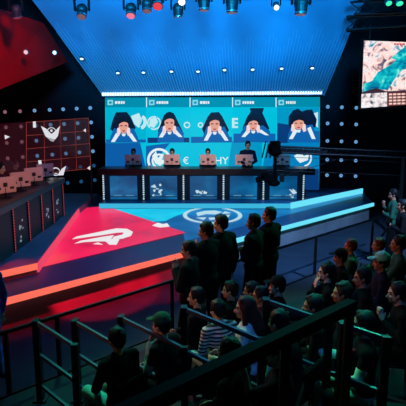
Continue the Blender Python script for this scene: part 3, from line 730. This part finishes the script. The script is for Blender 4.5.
# barrier along the floor
fb = empty('barrier', (P0.x, P0.y, 0), 0, 'long thin black barrier running between the stage and the audience', 'railing')
def fbp(v): return Vector(v)-Vector((P0.x, P0.y, 0))
def along(px):  # point of the barrier line seen at px
    d = ray(px, 281); best = None
    # solve P0+D*t with x/y = ratio at same height
    lo, hi = -6., 9.
    for _ in range(60):
        m_ = (lo+hi)/2; p = P0+D*m_
        c_, s_ = math.cos(PITCH), math.sin(PITCH); yy = p.y*c_-(p.z-CAMZ)*s_
        u = 203+F*p.x/yy
        if u < px: lo = m_
        else: hi = m_
    return P0+D*lo
e0, e1 = along(-10), along(381)
bm = B(); sqbar(bm, fbp(e0), fbp(e1), .035, .045); build('top_rail', bm, black_metal, fb)
bm = B(); sqbar(bm, fbp(e0-UP*.85), fbp(e1-UP*.85), .03, .03); build('bottom_rail', bm, black_metal, fb)
for px in (5, 57, 172, 246, 316, 373):
    a = along(px); bm = B(); sqbar(bm, fbp(a), fbp((a.x, a.y, 0)), .055, .055); box(bm, fbp((a.x, a.y, .01)), (.2, .2, .02)); build('post', bm, black_metal, fb)
# short two-bar guard rails
def guard(px0, py0, px1, py1, lab, m, low=.42, n=2, ext=1.0, zt=1.22):
    a = G(px0, py0, zt); b = G(px1, py1, zt); b = a+(N*((b-a).dot(N)))
    t = empty('guard_rail', (a.x, a.y, .2), 0, lab, 'railing')
    f = lambda v: Vector(v)-Vector((a.x, a.y, .2))
    for k in range(n):
        e = a+(b-a)*(ext if k else 1)
        bm = B(); sqbar(bm, f(a-UP*low*k), f(e-UP*low*k), .03, .045); build('bar', bm, m, t)
    for p in (a, b):
        bm = B(); sqbar(bm, f(p+UP*.03), f((p.x, p.y, .2)), .1 if p is a else .06, .07); box(bm, f((p.x, p.y, .21)), (.16, .16, .02)); build('post', bm, black_metal, t)
guard(36, 322, 76, 346, 'leftmost two-bar guard rail on the audience platform', railm, .41, 3)
guard(75, 322, 121, 349, 'pale two-bar guard rail, second from the left', railm, .41, 3)
guard(121, 318, 183, 350, 'pale two-bar guard rail in front of the pale sleeved spectator with a cap', railm, .49, zt=1.3)
guard(184, 309, 262, 341, 'blue-lit guard rail crossing the striped top spectator', railm, .48, zt=1.62)
guard(266, 301, 322, 326, 'blue-lit guard rail ending at the black-haired spectator', railm, .5, 2, 1.6, zt=1.75)
guard(343, 325, 382, 342, 'short dark guard rail at right below the teal cap', railm, .5, zt=1.8)
# big foreground handrail
a = at(120, 404, 2.55); b = at(350, 300, 4.1); zt = (a.z+b.z)/2
a = G(112, 420, 2.05); b = G(352, 305, 2.05)
hr = empty('handrail', (a.x, a.y, .8), 0, 'thick black handrail running diagonally across the foreground', 'railing'); f = lambda v: Vector(v)-Vector((a.x, a.y, .8))
bm = B(); sqbar(bm, f(a-(b-a)*.4), f(b), .09, .1); build('top_rail', bm, black, hr)
for k in (-.38, .62, .985):
    p = a+(b-a)*k; bm = B(); sqbar(bm, f(p), f((p.x, p.y, .8)), .07, .07); build('post', bm, black_metal, hr)

# ------------------------------------------------------------------ camera crane
def jib():
    YJ = 14.2; base = at(272, 160, YJ)
    t = empty('camera_crane', (base.x, YJ, base.z), 0, 'black camera crane with hanging camera head in front of the LED wall', 'camera crane')
    J = lambda x, y: at(x, y, YJ)-Vector((base.x, YJ, base.z)); E_ = Vector((0, .22, 0))
    far = at(412, 150, 13.0)-Vector((base.x, YJ, base.z))
    bm = B()
    A0, A1 = J(268, 152), J(410, 158)
    for off in ((0, 0, 0), (0, .2, 0), (0, .1, .16)): bar(bm, A0+Vector(off), A1+Vector(off), .032)
    nn = 26
    for i in range(nn):
        u0, u1 = A0+(A1-A0)*(i/nn), A0+(A1-A0)*((i+1)/nn)
        bar(bm, u0, u1+Vector((0, .1, .16)), .012, n=6); bar(bm, u0+Vector((0, .1, .16)), u1+Vector((0, .2, 0)), .012, n=6); bar(bm, u0, u1+Vector((0, .2, 0)), .012, n=6)
    sqbar(bm, A0+Vector((0, .1, .05)), A0+(A1-A0)*.42+Vector((0, .1, .03)), .09, .15)
    build('boom_arm', bm, black_metal, t)
    bm = B(); bar(bm, J(262, 170), J(412, 176), .008, n=6); bar(bm, J(285, 176), J(335, 160), .008, n=6); bar(bm, J(268, 156), J(412, 163), .007, n=6); build('cable', bm, black_metal, t)
    bm = B(); bar(bm, J(275, 142), J(275, 178), .05); box(bm, J(275, 146)+Vector((0, 0, 0)), (.3, .22, .28), bev=.03)
    for k in range(5): bar(bm, J(266+k*3, 141+k % 2*3), J(262+k*4, 158), .02, n=8)
    ell(bm, J(275, 152), (.2, .14, .12)); build('pan_head', bm, black, t)
    bm = B(); box(bm, J(270, 178), (.42, .22, .2), bev=.03); box(bm, J(265, 175), (.2, .18, .16), bev=.02); bar(bm, J(262, 179), J(256, 180), .07, .085); ell(bm, J(274, 183), (.18, .12, .1)); build('camera', bm, black, t)
    bm = B(); bar(bm, J(256.2, 180), J(255.6, 180.1), .07, .07); build('lens', bm, mat('lens', (20, 24, 40), .05), t)
    bm = B(); box(bm, J(282, 178), (.12, .16, .22), bev=.02); bar(bm, J(262, 170), J(284, 171), .02); build('bracket', bm, black_metal, t)
    tr_ = at(404, 158, YJ)-Vector((base.x, YJ, base.z)); bm = B()
    bar(bm, tr_, Vector((tr_.x, tr_.y, -base.z)), .06); 
    for k in range(3): bar(bm, Vector((tr_.x, tr_.y, -base.z+.7)), Vector((tr_.x+.6*math.cos(k*2.1), tr_.y+.6*math.sin(k*2.1), -base.z+.02)), .03)
    build('column', bm, black_metal, t)
jib()

# ------------------------------------------------------------------ hanging screen at right with game map
YR = 12.6
gs = empty('hanging_screen', at(384, 75, YR), 0, 'bright hanging screen at upper right showing a game map picture', 'screen'); go = gs.location.copy()
def gp(x, y, k=0): return at(x, y, YR-.012*k)-go
bm = B(); prism(bm, [gp(361.5, 38.5), gp(420, 40), gp(420, 107), gp(359, 110)], (0, .1, 0)); build('housing', bm, black, gs)
mapm = ramp_emit('map_picture', [(.30, (40, 60, 90)), (.40, (150, 120, 130)), (.47, (255, 214, 205)), (.58, (255, 240, 236)), (.66, (120, 170, 190)), (.74, (30, 110, 150))], (4.2, 4, 4.2), detail=4, distort=1.2, s=1.0)
tealm = ramp_emit('map_river', [(.3, (0, 92, 140)), (.45, (0, 160, 185)), (.6, (30, 205, 205)), (.75, (150, 235, 225))], (4.5, 4, 6), detail=3, distort=1.0)
bm = B(); poly(bm, [gp(364, 40.5, 1), gp(418, 42.5, 1), gp(418, 104, 1), gp(361.5, 108, 1)]); build('picture', bm, mapm, gs)
def gpoly(nm, pls, m, k):
    bm = B()
    for pl in pls: poly(bm, [gp(x, y, k) for x, y in pl])
    build(nm, bm, m, gs)
gpoly('map_river', [[(363, 84), (372, 81), (378, 72), (392, 64), (400, 56), (418, 52), (418, 66), (402, 70), (394, 80), (388, 90), (376, 89), (372, 93), (363, 93)],
                    [(391, 58), (398, 52), (406, 46), (418, 48), (418, 58), (402, 62)]], tealm, 2)
gpoly('map_river', [[(362.5, 92), (376, 88), (386, 91), (384, 93.6), (362.2, 94.6)]], glow('hud_line', (60, 40, 50)), 2.5)
gpoly('hud_bar', [[(362, 92.2), (418, 90), (418, 91.2), (362, 93.4)]], glow('hud_dark', (60, 44, 60)), 3)
gpoly('hud_panel', [[(361.5, 94), (387, 92.4), (387, 106.4), (361.2, 108)]], ramp_emit('hud_white', [(.3, (70, 90, 105)), (.45, (235, 215, 215)), (.6, (255, 250, 250)), (.8, (90, 170, 180))], (9, 4, 9), detail=2), 3)
gpoly('hud_panel', [[(387, 92.4), (418, 91.2), (418, 104), (387, 106.4)]], glow('hud_maroon', (95, 45, 45)), 3)
gpoly('hud_cell', [[(389+j*4.2, 93.6+i*3.1-j*.12), (392.2+j*4.2, 93.5+i*3.1-j*.12), (392.2+j*4.2, 95.2+i*3.1-j*.12), (389+j*4.2, 95.4+i*3.1-j*.12)] for i in range(4) for j in range(7)], glow('hud_cellc', (255, 208, 196)), 4)
gpoly('hud_text', band(394, 406, 43.3, 45, 5, None, 0), glow('hud_red', (210, 60, 60)), 4)
bm = B()
for x in (370, 412): bar(bm, gp(x, 39, -3), gp(x, 39, -3)+UP*5, .012, n=6)
build('hanging_cable', bm, black_metal, gs)

# ------------------------------------------------------------------ truss and moving-head lights
YT = 9.6
def truss(name, a, b, lab):
    t = empty(name, a, 0, lab, 'truss'); bm = B(); a = Vector(a); b = Vector(b); d = b-a; L = d.length; s = .15
    offs = [(-s, -s), (s, -s), (s, s), (-s, s)]; fa, fb_ = frame(d)
    for x, y in offs: bar(bm, fa*x+fb_*y, d+fa*x+fb_*y, .025, n=8)
    build('chord', bm, black_metal, t); bm = B(); nn = int(L/.35)
    for i in range(nn):
        for k in range(4):
            x, y = offs[k]; x2, y2 = offs[(k+1) % 4]
            bar(bm, d*(i/nn)+fa*x+fb_*y, d*((i+1)/nn)+fa*x2+fb_*y2, .012, n=6)
    build('brace', bm, black_metal, t); return t
tz_ = at(200, 1, YT).z+.27
truss('lighting_truss', (-6, YT, tz_), (7, YT, tz_), 'black lattice truss along the top of the frame carrying stage lights')
truss('lighting_truss', at(350, 22, 12.5)+Vector((0, .3, 0)), at(350, 22, 12.5)+Vector((5, -1.4, .1)), 'dark truss above the hanging map screen')
truss('lighting_truss', at(352, 8, 11.5), at(352, 8, 11.5)+Vector((5, 0, .2)), 'dark truss at upper right corner, above the other one')
def mover(px, py, lab, lc, tilt=0, s=1.0, Y=YT, pan=0):
    p = at(px, py, Y); t = empty('moving_head_light', p, pan, lab, 'stage light'); t.scale = (s,)*3
    top = max(.12, (tz_-.15-p.z)/s) if Y == YT else .35
    bm = B(); box(bm, (0, 0, .30), (.22, .2, .09), bev=.015); bar(bm, (0, 0, .3), (0, 0, max(.4, top)), .02); build('base', bm, black, t)
    for sx in (-1, 1):
        bm = B(); box(bm, (sx*.13, 0, .14), (.03, .09, .28), bev=.01); build('yoke_arm', bm, black, t)
    Rm = Euler((R(tilt), 0, 0)).to_matrix()
    hb = B(); ell(hb, (0, 0, .03), (.105, .105, .1), u=20, v=12); bar(hb, Rm@Vector((0, 0, .02)), Rm@Vector((0, 0, -.13)), .1, .085, 20); h = build('lamp_head', hb, mat('lamp_body', (16, 14, 18), .5, noise=.1, spec=.2), t)
    bm = B(); bar(bm, Rm@Vector((0, 0, -.125)), Rm@Vector((0, 0, -.14)), .075, .075, 20); build('lens', bm, lc, h)
    bm = B(); bar(bm, Rm@Vector((0, 0, -.1)), Rm@Vector((0, 0, -.118)), .092, .092, 20); build('lens_ring', bm, mat('ring_chrome', (150, 150, 160), .2, .9), h)
    return t
dimw = glow('lens_dim', (150, 110, 120), .6); redl = glow('lens_red', (235, 60, 60), 1.0); whl = glow('lens_white', (255, 250, 250), 2.0); pkl = glow('lens_pink', (240, 120, 150), 1.0); grl = glow('lens_green', (60, 240, 180), 1.2)
mover(16, 11, 'hanging stage light with faint red rim, leftmost at the top', redl, 20, .9)
mover(82, 11, 'round stage light with pale glass hanging alone over the blue canopy', dimw, -30, 1.0)
mover(131, 10, 'pink-lit stage light at the top, left of the cluster', pkl, -30, 1.0)
mover(147, 5, 'dark stage light beside the red one at the top', dimw, -20, .95)
mover(158, 1, 'red glowing stage light in the top cluster', redl, -40, 1.1)
mover(178, 10, 'low hanging dark stage light under a white lamp', dimw, 10, .95)
mover(204, 2, 'boxy dark stage light right of the white lamp', dimw, 0, 1.1)
mover(232, 4, 'dark stage light with white band at top centre', dimw, 0, 1.15)
mover(301, 5, 'large dark stage light at the top, right of the small white lamp', dimw, 0, 1.25)
mover(276, 6, 'small bright white stage lamp at the top', whl, -60, .62)
mover(182, 0, 'bright white stage lamp in the top cluster', whl, -60, .8)
mover(399, -1, 'green glowing stage light in the top right corner', grl, -30, .8, 9.8)
mover(388, 0, 'green stage light left of the other at the top right corner', grl, -40, .7, 9.7)

# ------------------------------------------------------------------ lighting
W_ = bpy.data.worlds.new('world'); S.world = W_; W_.use_nodes = True
bg = W_.node_tree.nodes['Background']; bg.inputs[0].default_value = (.05, .12, .16, 1); bg.inputs[1].default_value = .10
def spot(loc, target, col, power, size=50, blend=.5, radius=.15):
    l = bpy.data.lights.new('spot', 'SPOT'); o = bpy.data.objects.new('spot_lamp', l); C.objects.link(o)
    l.energy = power; l.color = col; l.spot_size = R(size); l.spot_blend = blend; l.shadow_soft_size = radius
    o.location = loc; o.rotation_euler = (Vector(target)-Vector(loc)).to_track_quat('-Z', 'Y').to_euler(); return o
RED = (1, .005, .03); GREEN = (.02, 1, .55)
bg.inputs[1].default_value = .05
for x in (-2.0, .1, 2.2): spot((x, 5.2, 5.6), (x*1.1, 14.0, 6.9), (0, .34, .8), 11000, 46, .8, .4)
spot((0, 4.5, 5.2), (0, 11.5, 7.4), (.05, .4, .8), 3000, 60, .8, .4)
spot((-1.6, 6.0, 5.9), (-5.4, 12.0, 5.3), RED, 2000, 38, 1)
# red and blue washes on the stage front
spot((-2.2, 4.2, 6.4), (-2.1, 9.35, .6), RED, 13000, 17, .3, .05)
spot((-.6, 4.8, 6.6), (-1.0, 10.0, .6), RED, 5000, 15, .4, .05)
spot((-4.2, 4.2, 5.5), (-3.6, 8.2, .75), RED, 2200, 19, .5, .05)
spot((5.0, 6.5, 7.5), (3.6, 12.8, .3), (.22, .45, .9), 7500, 46, .7)
spot((2.0, 7.0, 8.0), (1.0, 14.0, .6), (0, .4, 1), 900, 56, .7)
# green back light on the audience
spot((4.0, 10.5, 7.0), (2.0, 6.2, 1.0), GREEN, 1500, 60, .6)
spot((-2.5, 9.5, 7.0), (-.2, 5.6, 1.0), GREEN, 850, 40, .6)
spot((-1.5, 4.0, 7.5), (2.0, 6.4, 1.2), (.05, 1, .6), 50, 46, .6)  # weak fill added from the camera side
spot((.7, 6.3, 7.6), (1.55, 4.75, 1.0), (.05, 1, .6), 1300, 15, .5)
spot((-2.5, 8.5, 6.0), (-.6, 5.3, .9), (.05, 1, .6), 350, 24, .5)
# red key on faces from the stage side
spot((-3.5, 10.0, 4.6), (1.6, 6.9, 1.3), (1, .3, .25), 620, 60, .6)
spot((-5.5, 4.2, 3.8), (1.2, 7.2, 1.5), (1, .36, .3), 300, 40, .6)  # lamp added on the camera side so visible cheeks turn red
# blue on the guard rails
spot((1.5, 2.0, 7.0), (.8, 6.0, .9), (.04, .25, 1), 420, 30, .6)
spot((-3, 2.0, 6.0), (-1.2, 6.0, 1.0), (1, .75, .7), 110, 20, .6)
# warm light on the two desks
spot((-.5, 9.8, 5.0), (0, 16.6, 2.3), (1, .72, .6), 1200, 30, .8)
spot((0, 7.5, 5.0), (-4.4, 11.2, 2.3), (1, .5, .42), 520, 28, .6)
